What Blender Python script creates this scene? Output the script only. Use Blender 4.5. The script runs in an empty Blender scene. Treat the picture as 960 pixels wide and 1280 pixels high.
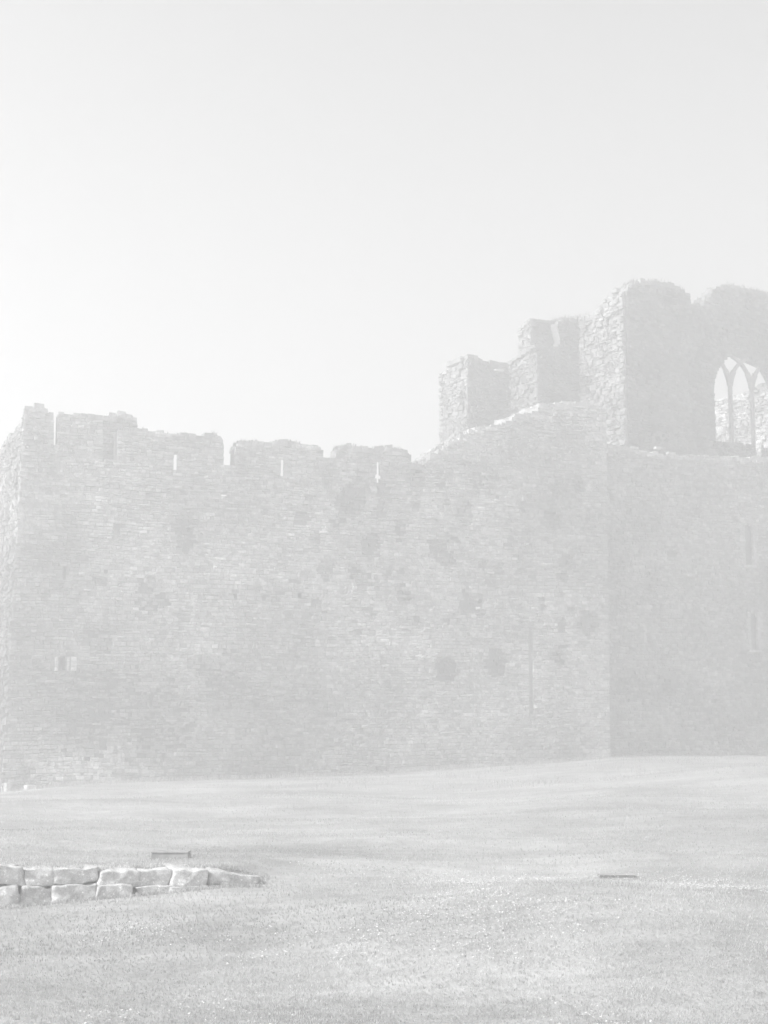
import bpy, bmesh, math, random
import numpy as np
from mathutils import Vector, Matrix, noise
from mathutils.geometry import tessellate_polygon

random.seed(11)
rng = np.random.default_rng(5)
S = bpy.context.scene
COL = S.collection
R = math.radians

# ------------------------------------------------------------------ camera
EYE = Vector((0, 0, 1.6))
FPX, CX, CY, HOR = 1900.0, 480.0, 640.0, 900.0     # focal length and horizon of the photograph
PITCH = math.atan((HOR - CY) / FPX)
cam = bpy.data.cameras.new('camera')
cam.sensor_fit = 'VERTICAL'
cam.sensor_height = 36.0
cam.lens = 36.0 * FPX / 1280.0
cam.clip_start, cam.clip_end = 0.1, 2000
camo = bpy.data.objects.new('camera', cam)
COL.objects.link(camo)
camo.location = EYE
camo.rotation_euler = (R(90) + PITCH, 0, 0)
S.camera = camo

# ------------------------------------------------------------------ light
ANG_A = R(22.2)                    # heading of the long wall in plan
SUN_AZ = R(180) + ANG_A + R(3.4)   # direction towards the sun, counter-clockwise from +X
SUN_EL = R(37)
w = bpy.data.worlds.new('World'); S.world = w; w.use_nodes = True
nt = w.node_tree
bgn = nt.nodes['Background']
sky = nt.nodes.new('ShaderNodeTexSky'); sky.sky_type = 'NISHITA'; sky.sun_disc = False
sky.sun_elevation = SUN_EL
sky.sun_rotation = R(90) - SUN_AZ
sky.dust_density = 3.0
bw = nt.nodes.new('ShaderNodeHueSaturation')       # the photograph is black and white
bw.inputs['Saturation'].default_value = 0.0
nt.links.new(sky.outputs[0], bw.inputs['Color'])
nt.links.new(bw.outputs[0], bgn.inputs[0])
bgn.inputs[1].default_value = 0.13
sl = bpy.data.lights.new('sun', 'SUN'); sl.energy = 5.0; sl.angle = R(0.5); sl.color = (1, 1, 1)
so = bpy.data.objects.new('sun', sl); COL.objects.link(so)
sd = Vector((math.cos(SUN_AZ) * math.cos(SUN_EL), math.sin(SUN_AZ) * math.cos(SUN_EL), math.sin(SUN_EL)))
so.rotation_euler = sd.to_track_quat('Z', 'Y').to_euler()
so.location = (-20, -10, 40)

S.view_settings.view_transform = 'Standard'
S.view_settings.look = 'None'
S.view_settings.gamma = 1
S.view_settings.exposure = 0.49
S.cycles.use_denoising = True
S.cycles.max_bounces = 6
S.cycles.volume_bounces = 2
S.cycles.sample_clamp_indirect = 5

HAZE = 0.0180

# ------------------------------------------------------------------ helpers
def ray(px, py):
    x = (px - CX) / FPX; y = (CY - py) / FPX
    return Vector((x, math.cos(PITCH) - y * math.sin(PITCH), math.sin(PITCH) + y * math.cos(PITCH)))

class Plane:
    """A vertical face: origin in plan, heading u, outward normal n."""
    def __init__(s, ox, oy, ang):
        s.o = Vector((ox, oy, 0)); s.u = Vector((math.cos(ang), math.sin(ang), 0))
        s.n = Vector((math.sin(ang), -math.cos(ang), 0)); s.ang = ang
    def P(s, u, z, d=0.0):
        return s.o + s.u * u + s.n * d + Vector((0, 0, z))
    def px(s, px, py):
        r = ray(px, py)
        t = (s.o - EYE).dot(s.n) / r.dot(s.n)
        q = EYE + r * t
        return ((q - s.o).dot(s.u), q.z)
    def pts(s, L):
        return [s.px(a, b) for a, b in L]

class MB:
    def __init__(s): s.v = []; s.f = []; s.t = []
    def add(s, verts, faces, tone):
        n = len(s.v); s.v.extend(verts)
        for f in faces: s.f.append(tuple(i + n for i in f)); s.t.append(tone)
    def build(s, name, mat, parent=None, smooth=False):
        me = bpy.data.meshes.new(name)
        off = parent.location.copy() if parent is not None and parent.type == 'EMPTY' else Vector((0, 0, 0))
        if parent is not None and parent.type != 'EMPTY' and parent.parent is not None: off = parent.parent.location.copy()
        me.from_pydata([(p[0] - off.x, p[1] - off.y, p[2] - off.z) for p in s.v], [], s.f)
        at = me.attributes.new('tone', 'FLOAT', 'FACE'); at.data.foreach_set('value', s.t)
        bm = bmesh.new(); bm.from_mesh(me); bmesh.ops.recalc_face_normals(bm, faces=bm.faces); bm.to_mesh(me); bm.free()
        if smooth: me.polygons.foreach_set('use_smooth', [True] * len(me.polygons))
        me.materials.append(mat)
        o = bpy.data.objects.new(name, me); COL.objects.link(o)
        if parent is not None: o.parent = parent
        return o

def tag(o, label=None, cat=None, group=None, kind=None):
    if label: o['label'] = label
    if cat: o['category'] = cat
    if group: o['group'] = group
    if kind: o['kind'] = kind
    return o

def empty(name, loc):
    o = bpy.data.objects.new(name, None); COL.objects.link(o); o.location = loc; o.empty_display_size = 0.3
    return o

def n3(x, y, z): return noise.noise(Vector((x, y, z)))
def fbm(x, y, z, o=4): return noise.fractal(Vector((x, y, z)), 1.0, 2.0, o)

def ragged(L, step=0.22, amp=0.05, seed=0.0):
    """Resample a top edge and roughen it like broken masonry."""
    out = []
    for i in range(len(L) - 1):
        (a, b), (c, d) = L[i], L[i + 1]
        ln = math.hypot(c - a, d - b); k = max(1, int(ln / step))
        for j in range(k):
            t = j / k; u = a + (c - a) * t; z = b + (d - b) * t
            jj = amp if (i or j) else 0
            out.append((u + jj * .5 * n3(u * 3.1, z * 3.1, seed + 7), z + jj * (n3(u * 2.3, z * 1.1, seed) + .7 * n3(u * 7.1, z * 3, seed + 3))))
    out.append(L[-1])
    return out

def solid(mb, P, outer, d0, d1, holes=(), tone=.19):
    """Prism of a face outline between depths d0 (front) and d1 (back); holes = (front loop, back loop)."""
    loops_f = [outer] + [h[0] for h in holes]; loops_b = [outer] + [h[1] for h in holes]
    V = []; idx = []
    for L in loops_f:
        idx.append(list(range(len(V), len(V) + len(L)))); V += [P(u, z, d0) for u, z in L]
    nb = len(V)
    for L in loops_b: V += [P(u, z, d1) for u, z in L]
    F = []
    for base, loops in ((0, loops_f), (nb, loops_b)):
        tr = tessellate_polygon([[Vector((u, z, 0)) for u, z in L] for L in loops])
        F += [tuple(base + i for i in t) for t in tr]
    for ix in idx:
        for k in range(len(ix)):
            a, b = ix[k], ix[(k + 1) % len(ix)]
            F.append((a, b, b + nb, a + nb))
    mb.add(V, F, tone)

def stone(mb, P, u0, u1, z0, z1, d0, d1, tone, j=.012):
    q = random.uniform
    g = min(.005, (z1 - z0) * .06); b = min(.022, (z1 - z0) * .2, (u1 - u0) * .2)
    def ring(g, d, jj):
        return [P(u0 + g + q(-jj, jj), z0 + g + q(-jj, jj), d + q(-jj, jj)), P(u1 - g + q(-jj, jj), z0 + g + q(-jj, jj), d + q(-jj, jj)),
                P(u1 - g + q(-jj, jj), z1 - g + q(-jj, jj), d + q(-jj, jj)), P(u0 + g + q(-jj, jj), z1 - g + q(-jj, jj), d + q(-jj, jj))]
    A = ring(g * .4, d0, 0); B = ring(g, d1 - b * .7, j * .5); C = ring(g + b, d1, j)
    F = []
    for o in (0, 4):
        for k in range(4): F.append((o + k, o + (k + 1) % 4, o + 4 + (k + 1) % 4, o + 4 + k))
    F.append((8, 9, 10, 11))
    mb.add(A + B + C, F, tone)

def scan(loops, z):
    xs = []
    for L in loops:
        for i in range(len(L)):
            (a, b), (c, d) = L[i], L[(i + 1) % len(L)]
            if (b <= z) != (d <= z): xs.append(a + (c - a) * (z - b) / (d - b))
    xs.sort()
    return list(zip(xs[::2], xs[1::2]))

def face(P, loops, pick, hmin=.055, hmax=.15, lmin=.07, lmax=.26, base=-.07, pro=.026, sd=.02, tonef=None, miss=None, wav=.10, seed=0.0, jit=.012, ov=.015):
    """Lay rough courses of individual stones over a face; pick(u,z) gives the mesh builder a stone belongs to."""
    zs = [p[1] for p in loops[0]]; z = min(zs); top = max(zs)
    while z < top:
        h = random.uniform(hmin, hmax); zm = z + h / 2
        for a, b in scan(loops, zm):
            u = a - ov
            while u < b - .02:
                l = random.uniform(lmin, lmax) * (1 if random.random() < .8 else 1.5)
                if b - (u + l) < .14: l = b + .015 - u
                wz = wav * n3(u * .35, z * .25, seed) + .35 * wav * n3(u * 1.3, z * .9, seed + 3)
                um = u + l / 2
                dk = miss(um, zm) if miss else 0
                r = random.random()
                if r < dk * .72:
                    u += l; continue
                d = max(.002, random.gauss(pro, sd)) * (1 - .8 * dk)
                t = (tonef(um, zm) if tonef else .3) * (1 - .62 * dk)
                t *= random.choice((.76, .87, .95, 1, 1, 1.04, 1.1, 1.24)) * random.uniform(.93, 1.07)
                mb = pick(um, zm)
                if h > .12 and random.random() < .25:       # two thin stones in one course
                    c = random.uniform(.4, .6) * h
                    stone(mb, P, u, u + l, z + wz, z + c + wz, base, d, t, jit)
                    stone(mb, P, u, u + l, z + c + wz, z + h + wz, base, max(.004, random.gauss(pro, sd)), t * random.uniform(.85, 1.15), jit)
                else:
                    stone(mb, P, u, u + l, z + wz, z + h + wz, base, d, t, jit)
                u += l
        z += h

def caps(mb, P, L, d0, d1, tone=.34, hmin=.06, hmax=.2, seed=1):
    """Loose bedded rubble along a broken top edge, through the wall's thickness."""
    for i in range(len(L) - 1):
        (a, b), (c, d) = L[i], L[i + 1]
        ln = math.hypot(c - a, d - b)
        if ln < .05 or c - a < .02: continue
        dd = d0
        while dd > d1 + .1:
            dp = random.uniform(.18, .4)
            k = max(1, int((c - a) / random.uniform(.2, .45)))
            for j in range(k):
                u0 = a + (c - a) * j / k; u1 = a + (c - a) * (j + 1) / k; zz = b + (d - b) * (j + .5) / k
                hh = random.uniform(hmin, hmax) * random.choice((.4, .7, 1))
                def PP(u, z, e, dd=dd, dp=dp): return P(u, z, e)
                t = tone * random.uniform(.8, 1.2)
                # a block lying on the bed: top ring smaller than the foot
                q = random.uniform; m = .03
                A = [P(u0, zz - .12, dd + q(-.02, .03)), P(u1, zz - .12, dd + q(-.02, .03)), P(u1, zz - .12, dd - dp), P(u0, zz - .12, dd - dp)]
                B = [P(u0 + q(0, m), zz + hh * q(.7, 1), dd - q(-.02, m)), P(u1 - q(0, m), zz + hh * q(.7, 1), dd - q(-.02, m)), P(u1 - q(0, m), zz + hh * q(.7, 1), dd - dp + q(0, m)), P(u0 + q(0, m), zz + hh * q(.7, 1), dd - dp + q(0, m))]
                mb.add(A + B, [(0, 1, 5, 4), (1, 2, 6, 5), (2, 3, 7, 6), (3, 0, 4, 7), (4, 5, 6, 7), (3, 2, 1, 0)], t)
            dd -= dp

# ------------------------------------------------------------------ materials
def newmat(name):
    m = bpy.data.materials.new(name); m.use_nodes = True
    return m, m.node_tree, m.node_tree.nodes['Principled BSDF']

def stone_mat(name, fine=1.0, contrast=1.0, bump=.5):
    m, t, p = newmat(name)
    N = t.nodes.new; L = t.links.new
    at = N('ShaderNodeAttribute'); at.attribute_name = 'tone'
    tc = N('ShaderNodeTexCoord')
    def nz(scale, detail, lo, hi, rough=.6, src=None):
        a = N('ShaderNodeTexNoise'); a.inputs['Scale'].default_value = scale; a.inputs['Detail'].default_value = detail
        a.inputs['Roughness'].default_value = rough
        L(tc.outputs['Object'], a.inputs['Vector'])
        r = N('ShaderNodeMapRange'); r.inputs['From Min'].default_value = .3; r.inputs['From Max'].default_value = .7
        r.inputs['To Min'].default_value = lo; r.inputs['To Max'].default_value = hi
        L(a.outputs['Fac'], r.inputs['Value']); return a, r
    _, r1 = nz(.55, 5, 1 - .22 * contrast, 1 + .22 * contrast)
    a2, r2 = nz(5 * fine, 6, 1 - .25 * contrast, 1 + .25 * contrast, .7)
    _, r3 = nz(26 * fine, 4, 1 - .22 * contrast, 1 + .22 * contrast, .7)
    # pale lichen spots
    v = N('ShaderNodeTexNoise'); v.inputs['Scale'].default_value = 11 * fine; v.inputs['Detail'].default_value = 3
    L(tc.outputs['Object'], v.inputs['Vector'])
    lr = N('ShaderNodeMapRange'); lr.inputs['From Min'].default_value = .62; lr.inputs['From Max'].default_value = .72
    lr.inputs['To Min'].default_value = 1; lr.inputs['To Max'].default_value = 1 + .55 * contrast
    L(v.outputs['Fac'], lr.inputs['Value'])
    cur = at.outputs['Fac']
    for r in (r1, r2, r3, lr):
        mu = N('ShaderNodeMath'); mu.operation = 'MULTIPLY'; L(cur, mu.inputs[0]); L(r.outputs[0], mu.inputs[1]); cur = mu.outputs[0]
    L(cur, p.inputs['Base Color'])
    p.inputs['Roughness'].default_value = .95
    p.inputs['Specular IOR Level'].default_value = .15
    b = N('ShaderNodeBump'); b.inputs['Strength'].default_value = bump; b.inputs['Distance'].default_value = .05 / fine
    a4, _ = nz(13 * fine, 6, 0, 1, .7)
    L(a4.outputs['Fac'], b.inputs['Height']); L(b.outputs[0], p.inputs['Normal'])
    return m

M_STONE = stone_mat('rubble_masonry')
M_RUBBLE = stone_mat('sunlit_rubble', contrast=1.7, bump=.8)  # masonry copy for sunlit faces, stronger light-dark contrast painted in
M_KERB = stone_mat('kerb_stone', fine=3.0, bump=.6)

def ground_mat():
    m, t, p = newmat('lawn')
    N = t.nodes.new; L = t.links.new
    tc = N('ShaderNodeTexCoord'); cur = None
    for sc, det, lo, hi, stretch in ((.16, 5, .82, 1.2, (1, 1, 1)), (.5, 6, .74, 1.3, (.6, 1, 1)), (4.0, 5, .88, 1.13, (.7, 1, 1)), (22, 4, .93, 1.07, (1, 1, 1))):
        mp = N('ShaderNodeMapping'); mp.inputs['Scale'].default_value = stretch; L(tc.outputs['Object'], mp.inputs['Vector'])
        a = N('ShaderNodeTexNoise'); a.inputs['Scale'].default_value = sc; a.inputs['Detail'].default_value = det; a.inputs['Roughness'].default_value = .65
        L(mp.outputs[0], a.inputs['Vector'])
        r = N('ShaderNodeMapRange'); r.inputs['From Min'].default_value = .3; r.inputs['From Max'].default_value = .7
        r.inputs['To Min'].default_value = lo; r.inputs['To Max'].default_value = hi; L(a.outputs['Fac'], r.inputs['Value'])
        if cur is None: cur = r.outputs[0]
        else:
            mu = N('ShaderNodeMath'); mu.operation = 'MULTIPLY'; L(cur, mu.inputs[0]); L(r.outputs[0], mu.inputs[1]); cur = mu.outputs[0]
        last = a
    mu = N('ShaderNodeMath'); mu.operation = 'MULTIPLY'; L(cur, mu.inputs[0]); mu.inputs[1].default_value = GROUND; L(mu.outputs[0], p.inputs['Base Color'])
    p.inputs['Roughness'].default_value = 1; p.inputs['Specular IOR Level'].default_value = .05
    b = N('ShaderNodeBump'); b.inputs['Strength'].default_value = .5; b.inputs['Distance'].default_value = .06
    L(last.outputs['Fac'], b.inputs['Height']); L(b.outputs[0], p.inputs['Normal'])
    return m
GROUND = .345

def plain_mat(name, val, rough=.9, attr=False):
    m, t, p = newmat(name)
    N = t.nodes.new; L = t.links.new
    a = N('ShaderNodeTexNoise'); a.inputs['Scale'].default_value = 9; a.inputs['Detail'].default_value = 4
    tc = N('ShaderNodeTexCoord'); L(tc.outputs['Object'], a.inputs['Vector'])
    r = N('ShaderNodeMapRange'); r.inputs['From Min'].default_value = .3; r.inputs['From Max'].default_value = .7
    r.inputs['To Min'].default_value = val * .75; r.inputs['To Max'].default_value = val * 1.25; L(a.outputs['Fac'], r.inputs['Value'])
    cur = r.outputs[0]
    if attr:
        at = N('ShaderNodeAttribute'); at.attribute_name = 'tone'
        mu = N('ShaderNodeMath'); mu.operation = 'MULTIPLY'; L(cur, mu.inputs[0]); L(at.outputs['Fac'], mu.inputs[1]); cur = mu.outputs[0]
    L(cur, p.inputs['Base Color'])
    p.inputs['Roughness'].default_value = rough; p.inputs['Specular IOR Level'].default_value = .2
    return m
def leaf_mat(name, val):
    m = plain_mat(name, val, attr=True); t = m.node_tree; p = t.nodes['Principled BSDF']
    tr = t.nodes.new('ShaderNodeBsdfTranslucent'); mx = t.nodes.new('ShaderNodeMixShader'); mx.inputs[0].default_value = .58
    t.links.new(p.inputs['Base Color'].links[0].from_socket, tr.inputs['Color'])
    t.links.new(p.outputs[0], mx.inputs[1]); t.links.new(tr.outputs[0], mx.inputs[2])
    t.links.new(mx.outputs[0], t.nodes['Material Output'].inputs['Surface'])
    return m
M_GRASS = leaf_mat('grass_blades', .53)
M_DAISY = plain_mat('daisy_petals', .6)
M_TUFT = plain_mat('wall_top_growth', .12, attr=True)
M_METAL = plain_mat('dark_metal', .31, .9)

# ------------------------------------------------------------------ plans of the walls
PA = Plane(-11.4, 48.0, ANG_A)
BASE_PX = [(-120, 1000), (2, 990), (30, 988), (120, 979), (200, 977), (300, 974), (470, 968), (620, 958), (700, 953), (762, 947)]
base_pts = [PA.px(a, b) for a, b in BASE_PX]
def zbase(u):
    if u <= base_pts[0][0]: return base_pts[0][1]
    for (a, b), (c, d) in zip(base_pts, base_pts[1:]):
        if u <= c: return b + (d - b) * (u - a) / (c - a)
    return base_pts[-1][1] + .02 * math.sin((u - base_pts[-1][0]) * .5)

# ------------------------------------------------------------------ ground
def ykerb(x):
    if x < -1.28: return 13.5 + .42 * (x + 3.41)
    return 14.395 + .05 * (x + 1.28)
def hkerb(x):
    t = (x + 3.41) / 2.13
    if t < 1: return .28 - .13 * max(t, -.3)
    return .10 + .05 * sst(2, 1, t)
def sst(a, b, x):
    t = min(1, max(0, (x - a) / (b - a))); return t * t * (3 - 2 * t)
def terrain(x, y):
    yk = ykerb(x); h = hkerb(x); q = y - yk
    u = (x - PA.o.x) * PA.u.x + (y - PA.o.y) * PA.u.y
    ya = 48 + (x + 11.4) * math.tan(ANG_A)
    ua = (x + 11.4) / math.cos(ANG_A)
    z0 = (.10 * n3(x * .30 + 4, y * .38, 2) + .03 * n3(x * .9, y * 1.1, 6)) * sst(7, 10, y) * sst(0, 1.5, abs(q) if q < 0 else 1.5) + .012 * n3(x * 1.7, y * 1.7, 5)
    zn = z0 + .08 * sst(-3.4, -1.3, x) * sst(8.5, 14, y)
    zn += .20 * math.exp(-((x - 1.9) / 2.6) ** 2 - ((y - 11.6) / 2.1) ** 2) - .05 * math.exp(-((x + 1.5) / 1.6) ** 2 - ((y - 9.6) / 1.2) ** 2)
    t = min(1, max(0, q / max(1, (ya - yk))))
    if q <= -.03: return zn
    zb = zbase(max(-12, min(45, ua)))
    zf = h + (zb - h) * t + .10 * math.sin(math.pi * t) * sst(-2, 8, x) + (.16 * n3(x * .16, y * .16, 8) + .05 * n3(x * .5, y * .5, 18)) * math.sin(math.pi * t)
    k = sst(-1.75, -.5, x)
    s = sst(-.03 * (1 - k), .07 + k * (2.2 + .8 * n3(x * .6, 0, 3)), q)
    return zn * (1 - t) + zf * s

def build_ground():
    xs = np.concatenate([np.linspace(-150, -22, 33)[:-1], np.linspace(-22, -7, 46)[:-1], np.linspace(-7, 7, 281)[:-1], np.linspace(7, 22, 46)[:-1], np.linspace(22, 150, 33)])
    ys = np.concatenate([np.linspace(-150, -2, 21)[:-1], np.linspace(-2, 8, 41)[:-1], np.linspace(8, 17.5, 191)[:-1], np.linspace(17.5, 62, 150)[:-1], np.linspace(62, 150, 23)])
    V = [(x, y, terrain(x, y)) for y in ys for x in xs]
    nx = len(xs); F = [(j * nx + i, j * nx + i + 1, (j + 1) * nx + i + 1, (j + 1) * nx + i) for j in range(len(ys) - 1) for i in range(nx - 1)]
    me = bpy.data.meshes.new('ground'); me.from_pydata(V, [], F)
    me.polygons.foreach_set('use_smooth', [True] * len(F))
    me.materials.append(ground_mat())
    o = bpy.data.objects.new('ground', me); COL.objects.link(o); o['kind'] = 'structure'
build_ground()

# ------------------------------------------------------------------ long curtain wall
CORNER = [PA.px(31, 510), PA.px(2, 992)]          # battered left corner: u as a function of z
def ucorner(z):
    (a, b), (c, d) = CORNER
    return a + (c - a) * (z - b) / (d - b)
ZW = PA.px(465, 632)[1]                            # wall-walk level
TOP_LOW = -1.6
UR = PA.px(757, 700)[0]
zmer = PA.px(345, 586)[1]

left_tops = PA.pts([(31, 510), (55, 510), (60, 516), (67, 523)])
slot = PA.pts([(67, 556), (72, 556)])
turret = PA.pts([(72, 520), (74, 516), (100, 519), (128, 521)])
recess = PA.pts([(128, 577), (147, 577)])
par1 = PA.pts([(147, 540), (160, 538), (185, 541), (215, 546), (245, 546), (265, 544), (276, 549), (279, 556)])
gap1 = PA.pts([(279, 580), (294, 580)])
par2 = PA.pts([(294, 561), (297, 555), (330, 555), (360, 553), (385, 557), (400, 560), (404, 572)])
gap2 = PA.pts([(405, 573), (419, 573)])
par3 = PA.pts([(420, 568), (424, 561), (440, 560), (452, 562), (490, 561), (510, 566), (514, 578)])
rise = PA.pts([(515, 581), (528, 580), (537, 575), (547, 566), (560, 557), (575, 549), (585, 540), (600, 536), (628, 532), (632, 529), (640, 527), (643, 521), (655, 519), (672, 514), (674, 508), (685, 505), (710, 504), (735, 506), (750, 510), (757, 512)])

t1 = ragged(left_tops, seed=1); t2 = ragged(turret, seed=2); t3 = ragged(par1, seed=3); t4 = ragged(par2, seed=4); t5 = ragged(par3, seed=5); t6 = ragged(rise, seed=6, amp=.07)
FRONT = [(ucorner(TOP_LOW), TOP_LOW)] + t1 + slot + t2 + recess + t3 + gap1 + t4 + gap2 + t5 + t6 + [(UR, TOP_LOW)]

def rect(pl, x0, y0, x1, y1, grow=0.0, gz=0.0):
    a, b = pl.px((x0 + x1) / 2, (y0 + y1) / 2); w_ = abs(pl.px(x1, y0)[0] - pl.px(x0, y0)[0]) / 2; h = abs(pl.px(x0, y0)[1] - pl.px(x0, y1)[1]) / 2
    return [(a - w_ - grow, b - h - gz), (a + w_ + grow, b - h - gz), (a + w_ + grow, b + h + gz), (a - w_ - grow, b + h + gz)]
def hole(pl, x0, y0, x1, y1, grow, gz):
    return (rect(pl, x0, y0, x1, y1), rect(pl, x0, y0, x1, y1, grow, gz))
def cross_hole(pl, cx):
    f = pl.pts([(cx - 2, 577), (cx + 2, 577), (cx + 2.3, 594), (cx + 4.5, 595), (cx + 4.5, 598), (cx + 2, 598.5), (cx + 2, 603), (cx - 1.5, 603), (cx - 1.5, 598), (cx - 4, 597), (cx - 4, 594), (cx - 2, 594)])
    c = (sum(p[0] for p in f) / len(f), sum(p[1] for p in f) / len(f))
    return (f, [(c[0] + (p[0] - c[0]) * 1.6 + (.34 if p[0] > c[0] else -.34), c[1] + (p[1] - c[1]) * 1.25 ) for p in f])
slit1 = hole(PA, 216.6, 568, 221.8, 588.5, .36, .15)
slit2 = hole(PA, 350.6, 574, 355, 597, .36, .15)
slit3 = cross_hole(PA, 472.2)
peep = (rect(PA, 276, 618, 284, 622.8), [(u + .13, z + .085) for u, z in rect(PA, 276, 618, 284, 622.8, .05, .04)])
loop_l = hole(PA, 73.5, 821, 82, 838, 0, 0)
loop_u = hole(PA, 77.5, 707, 83, 726, 0, 0)
putlogs = [hole(PA, a, b, a + 5, b + 6, 0, 0) for a, b in ((507, 744), (598, 748), (292, 742), (233, 659), (690, 640), (372, 741))]
chase = hole(PA, 660.5, 787, 666.5, 890, 0, 0)

wall = empty('curtain_wall', PA.P(10, zbase(10), -.8))
tag(wall, 'long battlemented grey stone curtain wall with arrow slits rising from the lawn', 'castle wall')

# dark weathered patches seen on the photograph: (px, py, radius px, strength)
SPOTS = [(463, 680, 13, 1), (440, 628, 17, .8), (545, 686, 12, .9), (500, 660, 9, .5), (690, 650, 12, .8), (585, 755, 12, .9), (600, 748, 6, .8), (510, 745, 7, .8), (557, 836, 13, 1), (620, 830, 14, .9), (190, 745, 17, .6), (230, 660, 13, .8), (232, 680, 9, .6), (410, 710, 10, .6), (475, 640, 9, .6), (560, 700, 10, .7), (625, 710, 7, .6), (600, 770, 6, .7), (455, 725, 9, .6), (470, 730, 7, .6), (655, 695, 14, .5), (640, 680, 8, .5), (375, 745, 8, .5), (292, 743, 5, .8), (130, 800, 14, .4), (270, 870, 20, .4), (340, 745, 12, .3), (735, 780, 14, .6), (700, 820, 12, .5), (520, 600, 12, .5), (150, 870, 30, .4), (110, 905, 30, .5), (200, 900, 34, .5), (735, 655, 9, .3), (580, 640, 14, .4), (600, 600, 20, .35), (420, 655, 8, .5), (712, 700, 8, .5), (410, 600, 10, .4)]
_r = random.Random(4)
for _ in range(46): SPOTS.append((_r.uniform(370, 740), _r.uniform(590, 790), _r.uniform(3, 8), _r.uniform(.3, .75)))
for _ in range(22): SPOTS.append((_r.uniform(40, 640), _r.uniform(620, 900), _r.uniform(4, 10), _r.uniform(.2, .5)))
spot_uv = [(PA.px(a, b), r * 52 / 1900, s) for a, b, r, s in SPOTS]
def missA(u, z):
    m = 0
    for (a, b), r, s in spot_uv:
        d = math.hypot((u - a), (z - b) * .85) / r
        if d < 1.5: m = max(m, s * (1 - sst(.6, 1.5, d)))
    return m
def toneA(u, z):
    t = .365 * (1 + .34 * fbm(u * .25, z * .25, 1.3, 4))
    if u > PA.px(667, 800)[0] and z < PA.px(700, 787)[1]: t *= 1.14
    # randomly paler stones at the foot of the left corner
    e = max(0, 1 - math.hypot((u - 2.0) / 2.6, (z + .2) / 1.0)); t *= 1 + .8 * min(1, e * 1.5) * random.random()
    t *= 1 - .2 * (1 - sst(.8, 2.4, u)) * sst(.5, 2, z)  # shade painted on the front beside the sunlit return's corner
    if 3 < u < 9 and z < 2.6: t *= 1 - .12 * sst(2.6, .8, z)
    return t

B_body = MB(); MERL = [MB() for _ in range(5)]; B_left = MB()
mer_rng = [(-1, PA.px(69.5, 540)[0]), (PA.px(69.5, 540)[0], PA.px(137, 540)[0]), (PA.px(137, 540)[0], PA.px(293, 570)[0]), (PA.px(293, 570)[0], PA.px(412, 570)[0]), (PA.px(412, 570)[0], PA.px(514.5, 570)[0])]
FL = [PA.px(60, 556)[1], PA.px(100, 577)[1], PA.px(215, 580)[1], PA.px(345, 579)[1], PA.px(465, 577)[1]]   # floors of the crenels
ZM = [PA.px(60, 585)[1], PA.px(100, 590)[1], PA.px(215, 607)[1], PA.px(345, 607)[1], PA.px(465, 607)[1]]
def pickA(u, z):
    for (a, b), zm, mb in zip(mer_rng, ZM, MERL):
        if a <= u < b and z > zm: return mb
    return B_body
holesA = [slit1, slit2, slit3, peep, loop_l, loop_u, chase] + putlogs
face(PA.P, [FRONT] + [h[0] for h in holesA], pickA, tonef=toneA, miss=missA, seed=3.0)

# cores: thick wall below the walk, thin parapets above it
TB, TP = -1.7, -.55
u0w, u5 = ucorner(ZW), PA.px(514.5, 600)[0]
core = [(ucorner(TOP_LOW), TOP_LOW), (u0w, ZW), (u5, ZW)] + [p for p in t6 if p[0] > u5 + .02] + [(UR, TOP_LOW)]
blind = [loop_l, loop_u] + putlogs
solid(B_body, PA.P, core, -.45, TB, [])
solid(B_body, PA.P, core, -.06, -.45, [(h[0], h[0]) for h in blind])
for i in range(5):                                  # breast wall between the walk and the merlons
    a, b = max(mer_rng[i][0], ucorner(ZW) + .01), mer_rng[i][1]
    z0, z1 = ZW + .002, ZM[i] - .002
    hs = []
    if i == 2: hs = [(peep[0], [(u, min(z, z1 - .03)) for u, z in peep[1]])]
    solid(B_body, PA.P, [(a, z0), (b, z0), (b, z1), (a, z1)], -.06, TP, hs)
for i, top, hs in ((0, t1, []), (1, t2, []), (2, t3, [slit1]), (3, t4, [slit2]), (4, t5, [slit3])):
    lo, fl = ZM[i], FL[i]
    a, b = top[0][0], top[-1][0]; ab, bb = max(mer_rng[i][0], ucorner(lo) + .01), mer_rng[i][1] - .002
    outl = [(ab, lo)] + ([(ab, fl), (a, fl)] if a - ab > .03 else []) + list(top) + ([(b, fl), (bb, fl)] if bb - b > .03 else []) + [(bb, lo)]
    tp = -.28 if i < 2 else TP
    solid(MERL[i], PA.P, outl, -.06, tp, [(f, [(p[0], max(p[1], lo + .02)) for p in k]) for f, k in hs])
    caps(MERL[i], PA.P, [p for p in top if i != 1 or p[0] > top[0][0] + .3], .02, tp, tone=.25)
solid(B_body, PA.P, chase[0], -.028, -.065, tone=.26)
caps(B_body, PA.P, t6, .02, TB, tone=.31, hmax=.16)

# light dressed jambs of the small loops
J = MB()
for x0, x1 in ((68, 72.5), (83, 87), (88, 96)):
    (a, b), (c, d) = PA.px(x0, 839), PA.px(x1, 821)
    k = 3
    for j in range(k): stone(J, PA.P, a, c, b + (d - b) * j / k, b + (d - b) * (j + 1) / k, -.05, .055, .42)
J.build('jamb', M_STONE, wall)

B_body.build('masonry', M_STONE, wall)
for m in MERL: m.build('merlon', M_STONE, wall)

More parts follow.
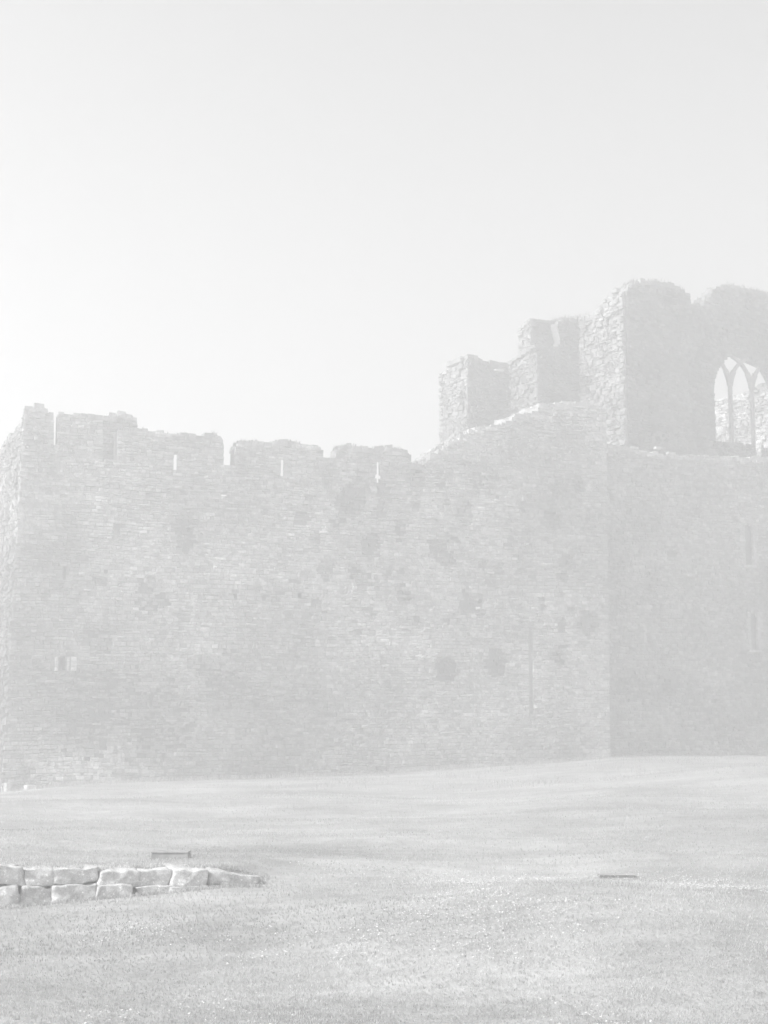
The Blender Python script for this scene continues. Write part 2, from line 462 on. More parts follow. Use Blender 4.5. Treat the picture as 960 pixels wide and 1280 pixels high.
# set-back turret walling behind the recess at the left corner
TR = MB()
PT = Plane(*(PA.P(PA.px(128, 560)[0], 0, -1.5).xy), ANG_A)
tt = ragged(PT.pts([(124, 524), (135, 521), (146, 521), (158, 519), (166, 522), (171, 530), (171, 560)]), seed=12)
lo = ZW - .1
solid(TR, PT.P, [(tt[0][0], lo)] + tt + [(tt[-1][0], lo)], -.06, -.6)
face(PT.P, [[(tt[0][0], lo)] + tt + [(tt[-1][0], lo)]], lambda u, z: TR, tonef=lambda u, z: .27)
caps(TR, PT.P, tt[:-2], .02, -.6)
TR.build('turret_wall', M_STONE, wall)

# left return of the wall
backv = -PA.n
def PL(s, z, d=0.0):
    return PA.o + PA.u * (ucorner(z) - d) + backv * s + Vector((0, 0, z))
ztop = lambda py, s: EYE.z + (HOR - py) * (48 + .93 * s) / FPX
ltop = [(.0, ztop(511, 0)), (.25, ztop(524, .25)), (.6, ztop(531, .6)), (1.6, ztop(537, 1.6)), (2.3, ztop(545, 2.3)), (3.4, ztop(546, 3.4)), (4.2, ztop(556, 4.2)), (5.5, ztop(563, 5.5)), (8, ztop(572, 8)), (13, ztop(590, 13))]
lt = ragged(ltop, seed=22, amp=.09)
lout = [(0, TOP_LOW)] + lt + [(13, TOP_LOW)]
solid(B_left, PL, [(.1, TOP_LOW)] + [p for p in lt if p[0] > .1] + [(13, TOP_LOW)], -.06, -.72)
face(PL, [lout], lambda u, z: B_left, hmin=.07, hmax=.2, lmin=.1, lmax=.35, jit=.03, tonef=lambda u, z: .21 * (1 + .3 * fbm(u * .4, z * .4, 7.7)), pro=.035, sd=.025, seed=9, miss=lambda u, z: .5 * sst(.25, .6, n3(u * .9, z * .5, 4)))
caps(B_left, PL, [p for p in lt if p[0] > .3], .02, -.7, tone=.22)
B_left.build('return_wall', M_RUBBLE, wall)

# right end of the wall (faces the lower wall beyond)
def PR(s, z, d=0.0): return PA.P(UR + d, z, -s)
BR = MB()
zr = t6[-1][1]
face(PR, [[(0, TOP_LOW), (1.7, TOP_LOW), (1.7, zr), (0, zr)]], lambda u, z: BR, base=-.05)
BR.build('end_face', M_STONE, wall)

# ------------------------------------------------------------------ lower wall beyond the right end
qB = PA.P(UR - 1.0, 0, -.85)
PB = Plane(qB.x, qB.y, ANG_A + R(1.0))
rw = empty('adjoining_wall', PB.P(6, .1, -.6))
tag(rw, 'darker shaded stone wall with tall narrow loops below the traceried window', 'stone wall')
topB = ragged(PB.pts([(752, 561), (760, 559), (786, 560), (800, 566), (830, 570), (880, 572), (930, 573), (985, 575), (1120, 586)]), seed=31, amp=.05)
loopB = [rect(PB, 931, 655, 941, 706), rect(PB, 938.5, 765, 946.5, 812)]
def archtop(r):
    (a, b), (c, _), (_, e), _ = r[0], r[1], r[2], r[3]
    m = (a + c) / 2; w2 = (c - a) / 2
    return [(a, b), (c, b), (c, e - w2), (c - w2 * .35, e - w2 * .3), (m, e), (a + w2 * .35, e - w2 * .3), (a, e - w2)]
loopB = [archtop(r) for r in loopB]
niche = rect(PB, 826, 837, 847, 865)
outB = [(topB[0][0], TOP_LOW)] + topB + [(topB[-1][0], TOP_LOW)]
BB = MB()
solid(BB, PB.P, outB, -.06, -.14, [(h, h) for h in loopB])
solid(BB, PB.P, outB, -.14, -1.5)
spotB = [(PB.px(a, b), r * 57 / 1900, s) for a, b, r, s in ((836, 850, 14, .9), (870, 640, 9, .5), (840, 690, 8, .5), (812, 730, 12, .4), (790, 860, 18, .4), (900, 900, 20, .4), (778, 700, 10, .5))]
def missB(u, z):
    m = 0
    for (a, b), r, s in spotB:
        d = math.hypot(u - a, z - b) / r
        if d < 1.5: m = max(m, s * (1 - sst(.6, 1.5, d)))
    return m
zpale = PB.px(895, 845)
def toneB(u, z):
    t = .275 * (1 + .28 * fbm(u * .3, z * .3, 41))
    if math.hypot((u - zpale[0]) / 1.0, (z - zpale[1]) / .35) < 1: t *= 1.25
    return t
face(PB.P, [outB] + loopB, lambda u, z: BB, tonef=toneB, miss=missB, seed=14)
caps(BB, PB.P, topB, .02, -1.4, tone=.36, hmax=.14)
BB.build('masonry', M_STONE, rw)
JB = MB()
for L in loopB:
    a, c = L[0][0], L[1][0]; b = L[0][1]; e = L[4][1]
    n = 7
    for j in range(n):
        za, zb_ = b + (e - b) * j / n, b + (e - b) * (j + 1) / n
        l = random.choice((.16, .26)); stone(JB, PB.P, a - l, a - .01, za, zb_, -.05, .05, .31)
        l = random.choice((.16, .26)); stone(JB, PB.P, c + .01, c + l, za, zb_, -.05, .05, .31)
    stone(JB, PB.P, a - .12, c + .12, b - .12, b, -.05, .09, .38)
a, b = PB.px(804, 803); c, d = PB.px(808, 783); stone(JB, PB.P, a, c, b, d, -.05, .05, .36)
JB.build('jamb', M_STONE, rw)
LB = MB()      # sloping ledge stones where the wall meets the tall building
for k, (x, y, l) in enumerate(((788, 560, 10), (797, 565, 12), (806, 570, 12), (818, 560, 8), (833, 567, 12), (792, 567, 8))):
    a, b = PB.px(x, y); stone(LB, PB.P, a, a + l * 57 / 1900, b - .05, b + .05, -.05, .13, .45)
LB.build('ledge_stone', M_STONE, rw)

# ------------------------------------------------------------------ tall ruined building behind
ANG_C = R(29.0)
C0 = Vector((9.42, 58.2, 0)); tC = Vector((math.cos(ANG_C), math.sin(ANG_C), 0)); bC = Vector((-math.sin(ANG_C), math.cos(ANG_C), 0))
def solve(p, d, px):
    k = (px - CX) / FPX / math.cos(PITCH)
    # at eye-level rows the plan ratio is x/y; higher rows follow the same vertical plane within the pitch
    return (p.x - k * p.y) / (k * d.y - d.x)
def planx(px, py):            # plan ratio x/y of a pixel
    r = ray(px, py); return r.x / r.y
def solve2(p, d, px, py):
    k = planx(px, py); return (p.x - k * p.y) / (k * d.y - d.x)
s = solve2(C0, bC, 725, 480); SC = s
Q = C0 + bC * s
w2 = solve2(Q, -tC, 672, 480); T2c = Q - tC * w2
s2 = solve2(T2c, bC, 637, 480); Rp = T2c + bC * s2
w1 = solve2(Rp, -tC, 585, 480); T1c = Rp - tC * w1
s1 = solve2(T1c, bC, 550, 500)
print('PLAN', SC, w2, s2, w1, s1, T1c, T2c)

hall = empty('ruined_building', C0 + tC * 2 + bC * 2 + Vector((0, 0, .2)))
tag(hall, 'tall ruined stone building with sunlit left flanks and a broken traceried pointed window', 'ruined building')
Z0 = 1.0
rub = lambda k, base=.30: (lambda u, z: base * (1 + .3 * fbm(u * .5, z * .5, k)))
def pits(k, lo=.15, hi=.5, g=.7): return lambda u, z: g * sst(lo, hi, n3(u * 1.3, z * .9, k))

PC = Plane(C0.x, C0.y, ANG_C)
def flank(corner, length):
    """left-facing face running back from a corner"""
    def P(s_, z, d=0.0): return corner + bC * s_ - tC * d + Vector((0, 0, z))
    return P
def flank_px(corner, px, py):
    sft = solve2(corner, bC, px, py); p = corner + bC * sft
    r = ray(px, py); t = p.y / r.y
    return (sft, EYE.z + r.z * t)

# front wall with the window
topC = ragged(PC.pts([(784, 364), (790, 357), (800, 353), (820, 352), (835, 356), (850, 362), (862, 370), (864, 383), (880, 384), (881, 376), (887, 372), (894, 362), (905, 358), (925, 360), (945, 364), (957, 369), (985, 374), (1030, 380), (1110, 400)]), seed=51, amp=.09)
outC = [(0, Z0)] + topC + [(topC[-1][0], Z0)]
jl, zs_ = PC.px(892.5, 488); jr, _ = PC.px(964, 488); zsill = PC.px(915, 553)[1]; zap = PC.px(926, 440)[1]
W = jr - jl; mid = (jl + jr) / 2; rise_ = zap - zs_
RAD = (rise_ ** 2 + (W / 2) ** 2) / W
def arch(n=10):
    a1 = math.asin(rise_ / RAD); out = []
    for k in range(n + 1):
        a = a1 * k / n; out.append((jr - RAD + RAD * math.cos(a), zs_ + RAD * math.sin(a)))
    right = out; left = [(2 * mid - u, z) for u, z in reversed(out[:-1])]
    return right + left
m2r, zlow = PC.px(953, 572); m2l, _ = PC.px(944, 572)
WIN = [(jl, zsill), (m2l - .01, zsill - .05), (m2l + .03, zlow), (m2r, zlow), (m2r + .06, zsill - .05), (jr, zsill - .1)] + arch()
small = PC.pts([(898, 570), (906, 571), (906, 565), (902, 561), (898, 562)])
FC = MB()
solid(FC, PC.P, outC, -.06, -.75, [(WIN, [(mid + (u - mid) * 1.12 + (.45 if u > mid + .05 and z < zs_ + .8 * (zap - zs_) else 0), z if z < zs_ else zs_ + (z - zs_) * 1.05) for u, z in WIN]), (small, [(mid + (u - mid) * 1.05 + .15, z) for u, z in small])])
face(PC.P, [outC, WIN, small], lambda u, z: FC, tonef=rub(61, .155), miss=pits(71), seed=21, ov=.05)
caps(FC, PC.P, topC, .02, -.7, tone=.2, hmax=.18)
front = FC.build('front_wall', M_STONE, hall)

# tracery: mullions that branch into intersecting arcs
TC = MB()
PT2 = Plane(*(C0 + bC * .15).xy, ANG_C)
jl2, jr2 = PT2.px(892, 488)[0], PT2.px(961, 488)[0]; zs2 = PT2.px(926, 488)[1]; W2 = jr2 - jl2; ri2 = PT2.px(926, 440)[1] - zs2; RAD2 = (ri2 ** 2 + (W2 / 2) ** 2) / W2
def bar(pts, wd, d0=0, d1=-.13):
    for i in range(len(pts) - 1):
        (a, b), (c, d) = pts[i], pts[i + 1]; ln = math.hypot(c - a, d - b)
        if ln < 1e-4: continue
        nx, nz_ = -(d - b) / ln * wd / 2, (c - a) / ln * wd / 2
        e = .1 * wd
        ux, uz = (c - a) / ln * e, (d - b) / ln * e
        q = [(a - ux + nx, b - uz + nz_), (c + ux + nx, d + uz + nz_), (c + ux - nx, d + uz - nz_), (a - ux - nx, b - uz - nz_)]
        Vv = [PT2.P(x, z, d0 + .003 * (i % 2)) for x, z in q] + [PT2.P(x, z, d1 - .003 * (i % 2)) for x, z in q]
        TC.add(Vv, [(0, 1, 2, 3), (7, 6, 5, 4), (0, 4, 5, 1), (1, 5, 6, 2), (2, 6, 7, 3), (3, 7, 4, 0)], .24)
def in_arch(u, z):
    if z < zs2: return jl2 < u < jr2
    return math.hypot(u - (jr2 - RAD2), z - zs2) < RAD2 + .05 and math.hypot(u - (jl2 + RAD2), z - zs2) < RAD2 + .05
m1 = PT2.px(915, 520)[0]; m2 = PT2.px(942, 520)[0]
for m, zb_ in ((m1, zsill - .15), (m2, zlow - .1)):
    bar([(m, zb_), (m, zs2 - .2), (m, zs2 + .05)], .13)
    for sgn in (-1, 1):
        L = []
        for k in range(22):
            a = k * .06
            u = m + sgn * RAD2 * .9 * (1 - math.cos(a)); z = zs2 + RAD2 * .9 * math.sin(a)
            L.append((u, z))
            if not in_arch(u, z): break
        bar(L, .12); bar(L[2:10], .23, -.02, -.11)
TC.build('tracery', M_STONE, front)

# sunlit left flank of the front block
PF = flank(C0, SC)
fx = lambda a, b: flank_px(C0, a, b)
topF = [fx(784, 365), fx(777, 363), fx(769, 362), fx(766, 369), fx(758, 377), fx(750, 384), fx(744, 392), fx(738, 397), fx(730, 398), fx(724, 400)]
topF = [(max(0, a), b) for a, b in topF] + [(7, topF[-1][1] - .3)]
tf = ragged(topF, seed=81, amp=.08)
FF = MB()
outF = [(0, Z0)] + tf + [(7, Z0)]
solid(FF, PF, [(.06, Z0)] + [p for p in tf if p[0] > .07] + [(7, Z0)], -.06, -1.6)
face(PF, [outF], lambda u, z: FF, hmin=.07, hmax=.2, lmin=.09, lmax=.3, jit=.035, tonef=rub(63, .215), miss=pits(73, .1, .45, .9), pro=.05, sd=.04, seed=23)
caps(FF, PF, [p for p in tf if p[0] > .1], .02, -1.5, tone=.22, hmax=.22)
FF.build('flank_wall', M_RUBBLE, hall)

# stepped buttress block
P2 = Plane(T2c.x, T2c.y, ANG_C)
PF2 = flank(T2c, s2)
hi = P2.pts([(701, 436), (699.5, 430), (702, 426), (700, 419), (698.5, 411), (697, 405), (701, 402), (712, 400), (727, 397)])
lowt = P2.pts([(672, 433), (684, 434), (700, 436)])
B2 = MB()
top2 = ragged(lowt, seed=90, amp=.04) + ragged(hi, seed=91, amp=.05)
out2 = [(0, Z0)] + top2 + [(top2[-1][0] + .1, Z0)]
solid(B2, P2.P, [(.06, Z0)] + top2[1:] + [(top2[-1][0] + .1, Z0)], -.06, -.6)
face(P2.P, [out2], lambda u, z: B2, tonef=rub(64, .155), miss=pits(74), seed=25, ov=.05)
f2 = [(0, lowt[0][1]), flank_px(T2c, 655, 446), (s2 + .3, flank_px(T2c, 638, 457)[1])]
f2 = ragged(f2, seed=92, amp=.03)
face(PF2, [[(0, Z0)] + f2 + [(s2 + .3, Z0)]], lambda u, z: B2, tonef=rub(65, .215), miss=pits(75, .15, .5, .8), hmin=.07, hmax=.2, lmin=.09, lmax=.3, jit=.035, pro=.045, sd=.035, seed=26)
solid(B2, PF2, [(.06, Z0)] + [p for p in f2 if p[0] > .07] + [(s2 + .3, Z0)], -.06, -.5)
caps(B2, P2.P, top2, .02, -1.2, tone=.2, hmax=.1)
buttress = B2.build('buttress', M_STONE, hall)
# sloping weathering course on its flank
CO = MB()
a, b = f2[0]; c, d = f2[-1]
for k in range(7):
    t0, t_ = k / 7, (k + 1) / 7
    stone(CO, PF2, a + (c - a) * t0, a + (c - a) * t_, min(b + (d - b) * t0, b + (d - b) * t_) - .02, max(b + (d - b) * t0, b + (d - b) * t_) + .08, -.4, .12, .20)
CO.build('coping', M_STONE, buttress)
# upper stage, set back
U2c = T2c + bC * .55
kk = solve2(U2c, tC, 664, 415); U2c = U2c + tC * kk
P3 = Plane(U2c.x, U2c.y, ANG_C); PF3 = flank(U2c, 2)
U2 = MB()
top3 = ragged(P3.pts([(664, 400), (675, 402), (694, 404), (706, 405)]), seed=93, amp=.03)
zl = P3.px(664, 470)[1]
face(P3.P, [[(0, zl)] + top3 + [(top3[-1][0], zl)]], lambda u, z: U2, tonef=rub(66, .155), seed=27, ov=.05)
s3 = solve2(U2c, bC, 649, 430)
solid(U2, P3.P, [(.06, zl)] + top3[1:] + [(top3[-1][0], zl)], -.06, -s3 + .03)
f3 = ragged([(0, top3[0][1]), (s3, flank_px(U2c, 649, 414)[1])], seed=94, amp=.03)
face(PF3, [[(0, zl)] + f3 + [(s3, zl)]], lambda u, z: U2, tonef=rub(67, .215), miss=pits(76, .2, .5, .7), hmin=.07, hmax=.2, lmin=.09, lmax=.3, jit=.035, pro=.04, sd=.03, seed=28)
solid(U2, PF3, [(.06, zl)] + [p for p in f3 if p[0] > .07] + [(s3, zl)], -.06, -.5)
# thin coping slabs
for (Pq, L) in ((P3.P, top3), (PF3, f3)):
    for i in range(len(L) - 1):
        (a, b), (c, d) = L[i], L[i + 1]
        if c - a > .03: stone(U2, Pq, a, c, min(b, d) - .02, max(b, d) + .07, -.4, .07, .20)
U2.build('upper_stage', M_STONE, hall)

# farthest buttress
P1 = Plane(T1c.x, T1c.y, ANG_C); PF1 = flank(T1c, s1)
T1 = MB()
top1 = ragged(P1.pts([(585, 445), (592, 445), (597, 447), (603, 452), (612, 454), (622, 455), (638, 457)]), seed=95, amp=.05)
solid(T1, P1.P, [(.06, Z0)] + top1[1:] + [(top1[-1][0], Z0)], -.06, -s1)
face(P1.P, [[(0, Z0)] + top1 + [(top1[-1][0], Z0)]], lambda u, z: T1, tonef=rub(68, .155), miss=pits(77), seed=29, ov=.05)
f1 = ragged([(0, top1[0][1]), flank_px(T1c, 580, 446), flank_px(T1c, 570, 456), flank_px(T1c, 560, 461), (s1, flank_px(T1c, 550, 468)[1])], seed=96, amp=.06)
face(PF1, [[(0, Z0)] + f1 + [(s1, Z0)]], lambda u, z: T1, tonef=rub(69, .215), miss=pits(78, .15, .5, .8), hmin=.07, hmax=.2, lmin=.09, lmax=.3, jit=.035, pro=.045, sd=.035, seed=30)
solid(T1, PF1, [(.06, Z0)] + [p for p in f1 if p[0] > .07] + [(s1, Z0)], -.06, -.5)
caps(T1, P1.P, top1, .02, -1.6, tone=.20, hmax=.16)
a, b = P1.px(617, 464); stone(T1, P1.P, a, a + .42, b, b + .08, -.05, .16, .5)
T1.build('buttress', M_STONE, hall)

# sunlit cross wall seen through the window, open to the sky
Iw = solve2(C0, tC, 1012, 520); I0 = C0 + tC * Iw + bC * 1.15
PI_ = flank(I0, 6)
IW = MB()
itop = ragged([(0, EYE.z + (HOR - 446) * 62 / FPX), (1.2, EYE.z + (HOR - 455) * 63 / FPX), (2.6, EYE.z + (HOR - 470) * 64 / FPX), (3.6, EYE.z + (HOR - 478) * 65 / FPX), (8, EYE.z + (HOR - 500) * 68 / FPX)], seed=97, amp=.12)
iout = [(0, Z0)] + itop + [(8, Z0)]
solid(IW, PI_, iout, -.06, -.8)
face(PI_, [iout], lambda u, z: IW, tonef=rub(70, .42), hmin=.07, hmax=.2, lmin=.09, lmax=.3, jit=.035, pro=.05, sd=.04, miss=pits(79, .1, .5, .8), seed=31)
IW.build('inner_wall', M_RUBBLE, hall)

# ------------------------------------------------------------------ kerb of big stones in the lawn
K0, K1 = Vector((-3.41, 13.5, 0)), Vector((-1.28, 14.395, 0))
PK = Plane(K0.x, K0.y, math.atan2(.895, 2.13))
def rock(name, u0, u1, z0, z1, depth, seed, tone=.3, d=0.0, rough=.05, taper=0.0):
    bm = bmesh.new()
    bmesh.ops.create_cube(bm, size=1.0)
    bmesh.ops.subdivide_edges(bm, edges=bm.edges[:], cuts=13, use_grid_fill=True)
    L, H, D = u1 - u0, z1 - z0, depth
    rr = random.Random(seed); sk = rr.uniform(-.25, .25); sk2 = rr.uniform(-.16, .16)
    for v in bm.verts:
        c = v.co.copy()
        # superellipse rounding
        m = max(abs(c.x), abs(c.y), abs(c.z)) * 2
        e = 22.0
        nn = ((abs(c.x) * 2) ** e + (abs(c.y) * 2) ** e + (abs(c.z) * 2) ** e) ** (1 / e)
        c = c * (m / nn) if nn > 0 else c
        hz = 1 - taper * (c.x + .5)
        p = Vector((c.x * L + sk * c.z * H, c.y * D, (c.z + .5) * H * hz - .5 * H + sk2 * c.x * H * .5))
        q = p * 3.0 + Vector((seed * 3.7, seed * 1.3, 0))
        nv = Vector((noise.noise(q), noise.noise(q + Vector((9, 0, 0))), noise.noise(q + Vector((0, 9, 0)))))
        q2 = p * 11 + Vector((seed, 0, 0))
        nv2 = Vector((noise.noise(q2), noise.noise(q2 + Vector((9, 0, 0))), noise.noise(q2 + Vector((0, 9, 0)))))
        s = min(L, H, D * .7)
        chip = max(0, noise.noise(p * 4.5 + Vector((seed * 2.1, 5, 0))) - .12) * .9 + max(0, noise.noise(p * 9 + Vector((seed * .7, 1, 3))) - .2) * .35
        v.co = p * (1 - .28 * chip) + nv * s * .2 + nv2 * s * .1 + Vector((noise.noise(p * 26), noise.noise(p * 26 + Vector((3, 0, 0))), noise.noise(p * 26 + Vector((0, 7, 0))))) * s * .04
    me = bpy.data.meshes.new(name); bm.to_mesh(me); bm.free()
    at = me.attributes.new('tone', 'FLOAT', 'FACE'); at.data.foreach_set('value', [tone] * len(me.polygons))
    me.polygons.foreach_set('use_smooth', [True] * len(me.polygons))
    me.materials.append(M_KERB)
    o = bpy.data.objects.new(name, me); COL.objects.link(o)
    return o
def kerb(px0, px1, ytop, ybot, label, depth=.34, d=0.0, tone=.48, taper=0.0):
    k0, k1 = PK.px(px0, (ytop + ybot) / 2), PK.px(px1, (ytop + ybot) / 2)
    zt, zb_ = PK.px((px0 + px1) / 2, ytop)[1], PK.px((px0 + px1) / 2, ybot)[1]
    o = rock('kerb_stone', k0[0] - .014, k1[0] + .014, zb_, zt, depth, px0 * .37 + 50, tone, taper=taper)
    c = PK.P((k0[0] + k1[0]) / 2, (zt + zb_) / 2, d + .05 - depth / 2)
    o.location = c; o.rotation_euler = (0, 0, PK.ang)
    tag(o, label, 'stone', 'big stones edging the raised lawn')
kerb(-34, 29, 1084, 1107, 'long flat kerb stone of the top row running out of the left edge', tone=.48)
kerb(30, 66, 1085, 1107, 'squarish top row kerb stone right of the long left edge slab', tone=.46)
kerb(67, 121, 1085, 1106, 'wide top row kerb stone above the upright bottom block with pale left end', tone=.48)
kerb(123, 170, 1087, 1108, 'rounded top row kerb stone resting on the lens shaped stone', depth=.38, d=.03, tone=.48)
kerb(172, 210, 1085, 1107, 'square top row kerb stone with flat pitted face, left of the pale joint', d=.02, tone=.51)
kerb(212, 256, 1084, 1107, 'square kerb stone with bright left end beside the pale joint', d=.05, tone=.51)
kerb(258, 322, 1085, 1105, 'tapering dark kerb stone at the right end of the row', taper=.6, tone=.45)
kerb(-30, 23, 1106, 1134, 'bottom row kerb stone cut by the left edge of the photo', d=.05, tone=.46)
kerb(25, 64, 1107, 1132, 'dark square bottom row kerb stone second from the left edge', d=.04, tone=.44)
kerb(66, 117, 1105, 1129, 'large bottom row kerb block with bright left end and top edge', d=.08, tone=.48)
kerb(118, 161, 1106, 1123, 'lens shaped bottom row kerb stone sinking into the grass', d=.08, tone=.48)
kerb(168, 208, 1107, 1117, 'thin sliver of bottom row kerb stone under the pitted square stone', d=.06, tone=.51)
kerb(209, 254, 1106, 1114, 'thin sliver of bottom row kerb stone at the right end of its row', d=.08, tone=.51)

# fallen stones at the foot of the left corner
def foot(px, py, L, H, D, label, tone):
    u, _ = PA.px(px, py)
    p = PA.P(u, 0, .35); z = terrain(p.x, p.y)
    o = rock('fallen_stone', 0, L, 0, H, D, px * 1.7, tone)
    o.location = (p.x, p.y, z + H * .3); o.rotation_euler = (0, 0, ANG_A + .3)
    tag(o, label, 'stone', 'fallen stones at the wall foot')
foot(34, 986, .28, .20, .25, 'larger pale fallen stone at the foot of the wall by the left corner', .55)
foot(44, 986, .24, .13, .2, 'smaller grey fallen stone right of the pale one at the wall foot', .42)
foot(7, 984, .18, .34, .2, 'upright pale stone leaning on the bottom of the left wall corner', .48)

# low dark boxes set in the lawn
def ground_box(px0, px1, py, hpx, label, lid):
    r = ray((px0 + px1) / 2, py); t = 10.0
    for k in range(4000):
        p = EYE + r * t
        if p.z <= terrain(p.x, p.y): break
        t += .005
    W_ = (px1 - px0) / FPX * p.y; H = hpx / FPX * p.y
    rt = empty('ground_box', (p.x, p.y, terrain(p.x, p.y)))
    tag(rt, label, 'box', 'dark boxes set in the lawn')
    def bev(name, sx, sy, z0, z1, par):
        bm = bmesh.new(); bmesh.ops.create_cube(bm, size=1)
        for v in bm.verts: v.co = Vector((v.co.x * sx, v.co.y * sy, z0 + (v.co.z + .5) * (z1 - z0)))
        bmesh.ops.bevel(bm, geom=bm.edges[:], offset=.006, segments=2, affect='EDGES')
        me = bpy.data.meshes.new(name); bm.to_mesh(me); bm.free(); me.materials.append(M_METAL)
        o = bpy.data.objects.new(name, me); COL.objects.link(o); o.parent = par
    bev('housing', W_ * .97, .2, -.06, H * .78, rt)
    bev('lid', W_, .22, H * .78, H, rt)
ground_box(190.5, 237, 1073, 9, 'dark rectangular box in the grass just behind the kerb stones', 1)
ground_box(748, 792, 1096, 3.5, 'thin dark box almost sunk in the grass on the right side of the lawn', 1)

# ------------------------------------------------------------------ growth
def blades(name, pts, hts, mat, wd, lean, tones, label):
    n = len(pts)
    ang = rng.uniform(0, 2 * math.pi, n); la = rng.uniform(0, 2 * math.pi, n); ll = rng.uniform(.1, 1, n) * lean * hts
    dx, dy = np.cos(ang) * wd / 2, np.sin(ang) * wd / 2
    mx, my = np.cos(la) * ll * .35, np.sin(la) * ll * .35
    V = np.zeros((n, 5, 3), np.float32)
    V[:, 0] = pts + np.stack([-dx, -dy, np.full(n, -.01)], 1); V[:, 1] = pts + np.stack([dx, dy, np.full(n, -.01)], 1)
    V[:, 2] = pts + np.stack([dx * .8 + mx, dy * .8 + my, hts * .6], 1); V[:, 3] = pts + np.stack([-dx * .8 + mx, -dy * .8 + my, hts * .6], 1)
    V[:, 4] = pts + np.stack([np.cos(la) * ll, np.sin(la) * ll, hts], 1)
    me = bpy.data.meshes.new(name)
    b = np.arange(n)[:, None] * 5
    loops = np.concatenate([b + 0, b + 1, b + 2, b + 3, b + 3, b + 2, b + 4], 1).astype(np.int32)
    me.vertices.add(n * 5); me.vertices.foreach_set('co', V.ravel())
    me.loops.add(n * 7); me.loops.foreach_set('vertex_index', loops.ravel())
    me.polygons.add(n * 2)
    st = np.stack([np.arange(n) * 7, np.arange(n) * 7 + 4], 1).astype(np.int32)
    me.polygons.foreach_set('loop_start', st.ravel())
    me.update(calc_edges=True); me.validate()
    at = me.attributes.new('tone', 'FLOAT', 'FACE'); at.data.foreach_set('value', np.repeat(tones, 2).astype(np.float32))
    me.materials.append(mat)
    o = bpy.data.objects.new(name, me); COL.objects.link(o)
    tag(o, label, 'grass', kind='stuff')
    return o

# a lawn of short blades, thinning with distance
P_, H_, T_ = [], [], []
def inkerb(x, y):
    if -6 < x < -1.2:
        q = y - ykerb(x)
        return -.17 < q < .04
    return False
def scatter(n, spread):
    v = rng.random(n); e = -.7                      # density falls smoothly with distance
    yy = (7.0 ** e + v * (56.0 ** e - 7.0 ** e)) ** (1 / e); xx = rng.uniform(-spread, spread, n) * yy
    for x, y in zip(xx, yy):
        if inkerb(x, y): continue
        if (x - PA.o.x) * PA.n.x + (y - PA.o.y) * PA.n.y < .05: continue
        g = n3(x * 1.1, y * .55, 31); g2 = n3(x * .3, y * .3, 12)
        P_.append((x, y, terrain(x, y))); H_.append((.004 + .0011 * y) * (.8 + .4 * g + .35 * rng.random()))
        T_.append(max(.5, (1 + .42 * g2 + .18 * g) * rng.uniform(.95, 1.05)))
scatter(140000, .30)
blades('lawn_grass', np.array(P_), np.array(H_), M_GRASS, .006, 1.2, np.array(T_), 'short mown grass covering the lawn below the wall')

# ragged longer grass along the wall foot and over the kerb
P2_, H2_, T2_ = [], [], []
for k in range(5000):
    u = random.uniform(-.5, 27); p = PA.P(u, 0, random.uniform(.0, .25) if u < UR else random.uniform(-.85, -.6))
    P2_.append((p.x, p.y, terrain(p.x, p.y))); H2_.append(random.uniform(.05, .2)); T2_.append(random.uniform(.9, 1.4))
for k in range(5000):
    x = random.uniform(-4.6, -1.1); y = ykerb(x) + random.choice((random.uniform(.0, .4), random.uniform(.05, .4), random.uniform(-.26, -.14)))
    P2_.append((x, y, terrain(x, y))); H2_.append(random.uniform(.012, .04)); T2_.append(random.uniform(.85, 1.25))

for k in range(9000):                               # rougher grass on the bank before the wall
    y = random.uniform(36, 55); x = random.uniform(-3, .27 * y)
    if (x - PA.o.x) * PA.n.x + (y - PA.o.y) * PA.n.y < .1: continue
    if n3(x * .7, y * .25, 61) + .6 * n3(x * 2.5, y * .9, 62) < .12: continue
    P2_.append((x, y, terrain(x, y))); H2_.append(random.uniform(.04, .15)); T2_.append(random.uniform(.6, 1.3))
blades('long_grass', np.array(P2_), np.array(H2_), M_GRASS, .01, .9, np.array(T2_), 'longer uncut grass along the wall foot and kerb')

# growth on the broken wall tops
P3_, H3_, T3_ = [], [], []
def top_growth(P, L, n, d0, d1, h, gate=-.1, seed=0):
    for k in range(n):
        i = random.randrange(len(L) - 1); (a, b), (c, d) = L[i], L[i + 1]; t = random.random()
        u = a + (c - a) * t
        if n3(u * 1.3, seed, 1) < gate: continue
        p = P(u, b + (d - b) * t + random.uniform(.0, .1), random.uniform(d1, d0))
        P3_.append(p[:]); H3_.append(h * random.uniform(.3, 1.3) * (.6 + .8 * abs(n3(u * 3, seed, 9)))); T3_.append(random.uniform(.6, 1.6))
for tl, sd_ in ((t3, 1), (t4, 2), (t5, 3)): top_growth(PA.P, tl, 1100, 0, TP, .13, -.05, sd_)
top_growth(PA.P, t6[:14], 700, 0, -1, .17, -.2, 5)
top_growth(PC.P, topC, 3500, .02, -.7, .2, -.1, 7)
top_growth(PF, tf, 500, 0, -1.2, .3, 0, 8)
top_growth(P2.P, top2[-6:], 500, 0, -1, .22, -.4, 9)
top_growth(PL, lt, 500, 0, -1, .2, 0, 10)
blades('wall_top_grass', np.array(P3_), np.array(H3_), M_TUFT, .022, .9, np.array(T3_), 'tufts of grass and weeds growing along the broken wall tops')

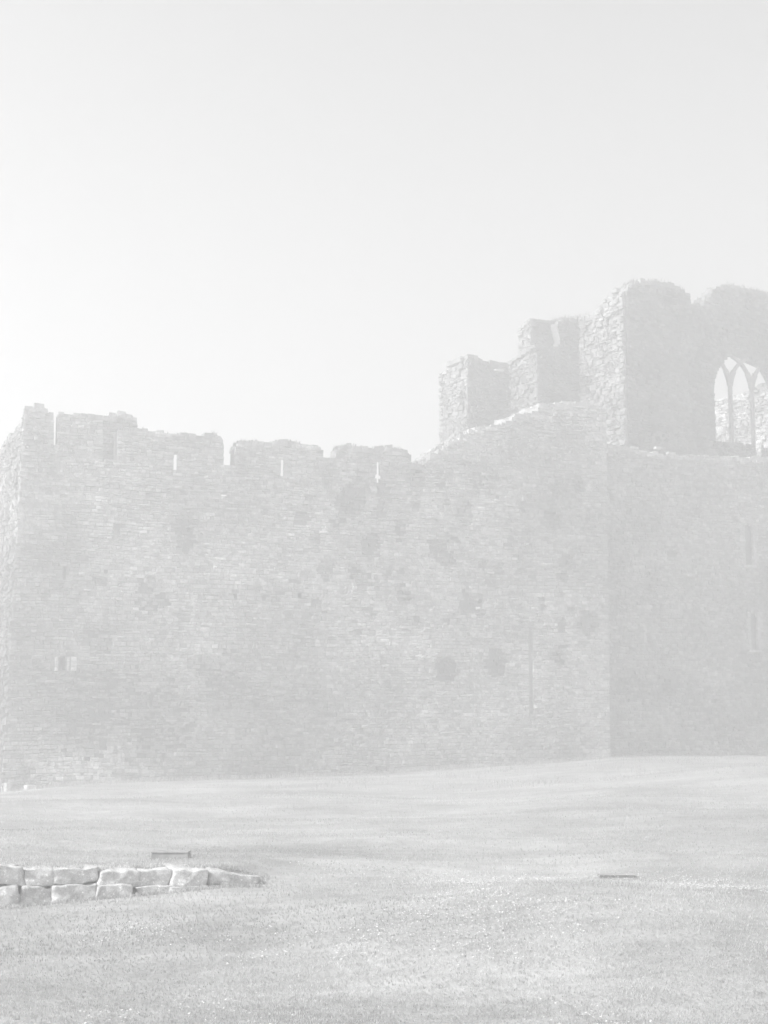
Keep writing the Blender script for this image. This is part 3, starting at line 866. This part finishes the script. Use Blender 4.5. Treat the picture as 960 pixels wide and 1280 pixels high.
# daisies
DV, DF = [], []
def daisy(x, y):
    z = terrain(x, y) + random.uniform(.015, .035); r = random.uniform(.005, .009)
    tx, ty = random.uniform(-.5, .5), random.uniform(-.5, .5); n0 = len(DV)
    DV.append((x, y, z + .003))
    for k in range(8):
        a = k * math.pi / 4; rr = r * (1 if k % 2 == 0 else .7); cx_, cy_ = math.cos(a) * rr, math.sin(a) * rr
        DV.append((x + cx_, y + cy_, z + cx_ * tx + cy_ * ty))
    for k in range(8): DF.append((n0, n0 + 1 + k, n0 + 1 + (k + 1) % 8))
cnt = 0
while cnt < 4200:
    y = math.sqrt(random.uniform(7.4 ** 2, 15.5 ** 2)); x = random.uniform(-.27, .29) * y
    d = n3(x * .8, y * .5, 77) + .35 * n3(x * 3, y * 2, 5) + .12 * sst(-1.5, 1.5, x) - .25 * sst(-.5, -2, x)
    if y < 8.6: d += .1
    if random.random() < sst(.02, .5, d) and not inkerb(x, y): daisy(x, y); cnt += 1
me = bpy.data.meshes.new('daisies'); me.from_pydata(DV, [], DF); me.materials.append(M_DAISY)
o = bpy.data.objects.new('daisies', me); COL.objects.link(o)
tag(o, 'tiny white daisies scattered through the near lawn', 'flowers', kind='stuff')

# ------------------------------------------------------------------ haze, added to lift the dark tones and fade the contrast
bm = bmesh.new(); bmesh.ops.create_cube(bm, size=1)
for v in bm.verts: v.co = Vector((v.co.x * 306, v.co.y * 306, -2.6 if v.co.z < 0 else 20.6))
me = bpy.data.meshes.new('haze'); bm.to_mesh(me); bm.free()
m = bpy.data.materials.new('added_haze'); m.use_nodes = True; t = m.node_tree
t.nodes.remove(t.nodes['Principled BSDF'])
pv = t.nodes.new('ShaderNodeVolumePrincipled'); pv.inputs['Color'].default_value = (.97, .97, .97, 1); pv.inputs['Density'].default_value = HAZE; pv.inputs['Anisotropy'].default_value = 0.39
t.links.new(pv.outputs[0], t.nodes['Material Output'].inputs['Volume'])
me.materials.append(m)
hz = bpy.data.objects.new('haze', me); COL.objects.link(hz); tag(hz, kind='stuff', label='pale haze added to wash out the contrast', cat='haze')
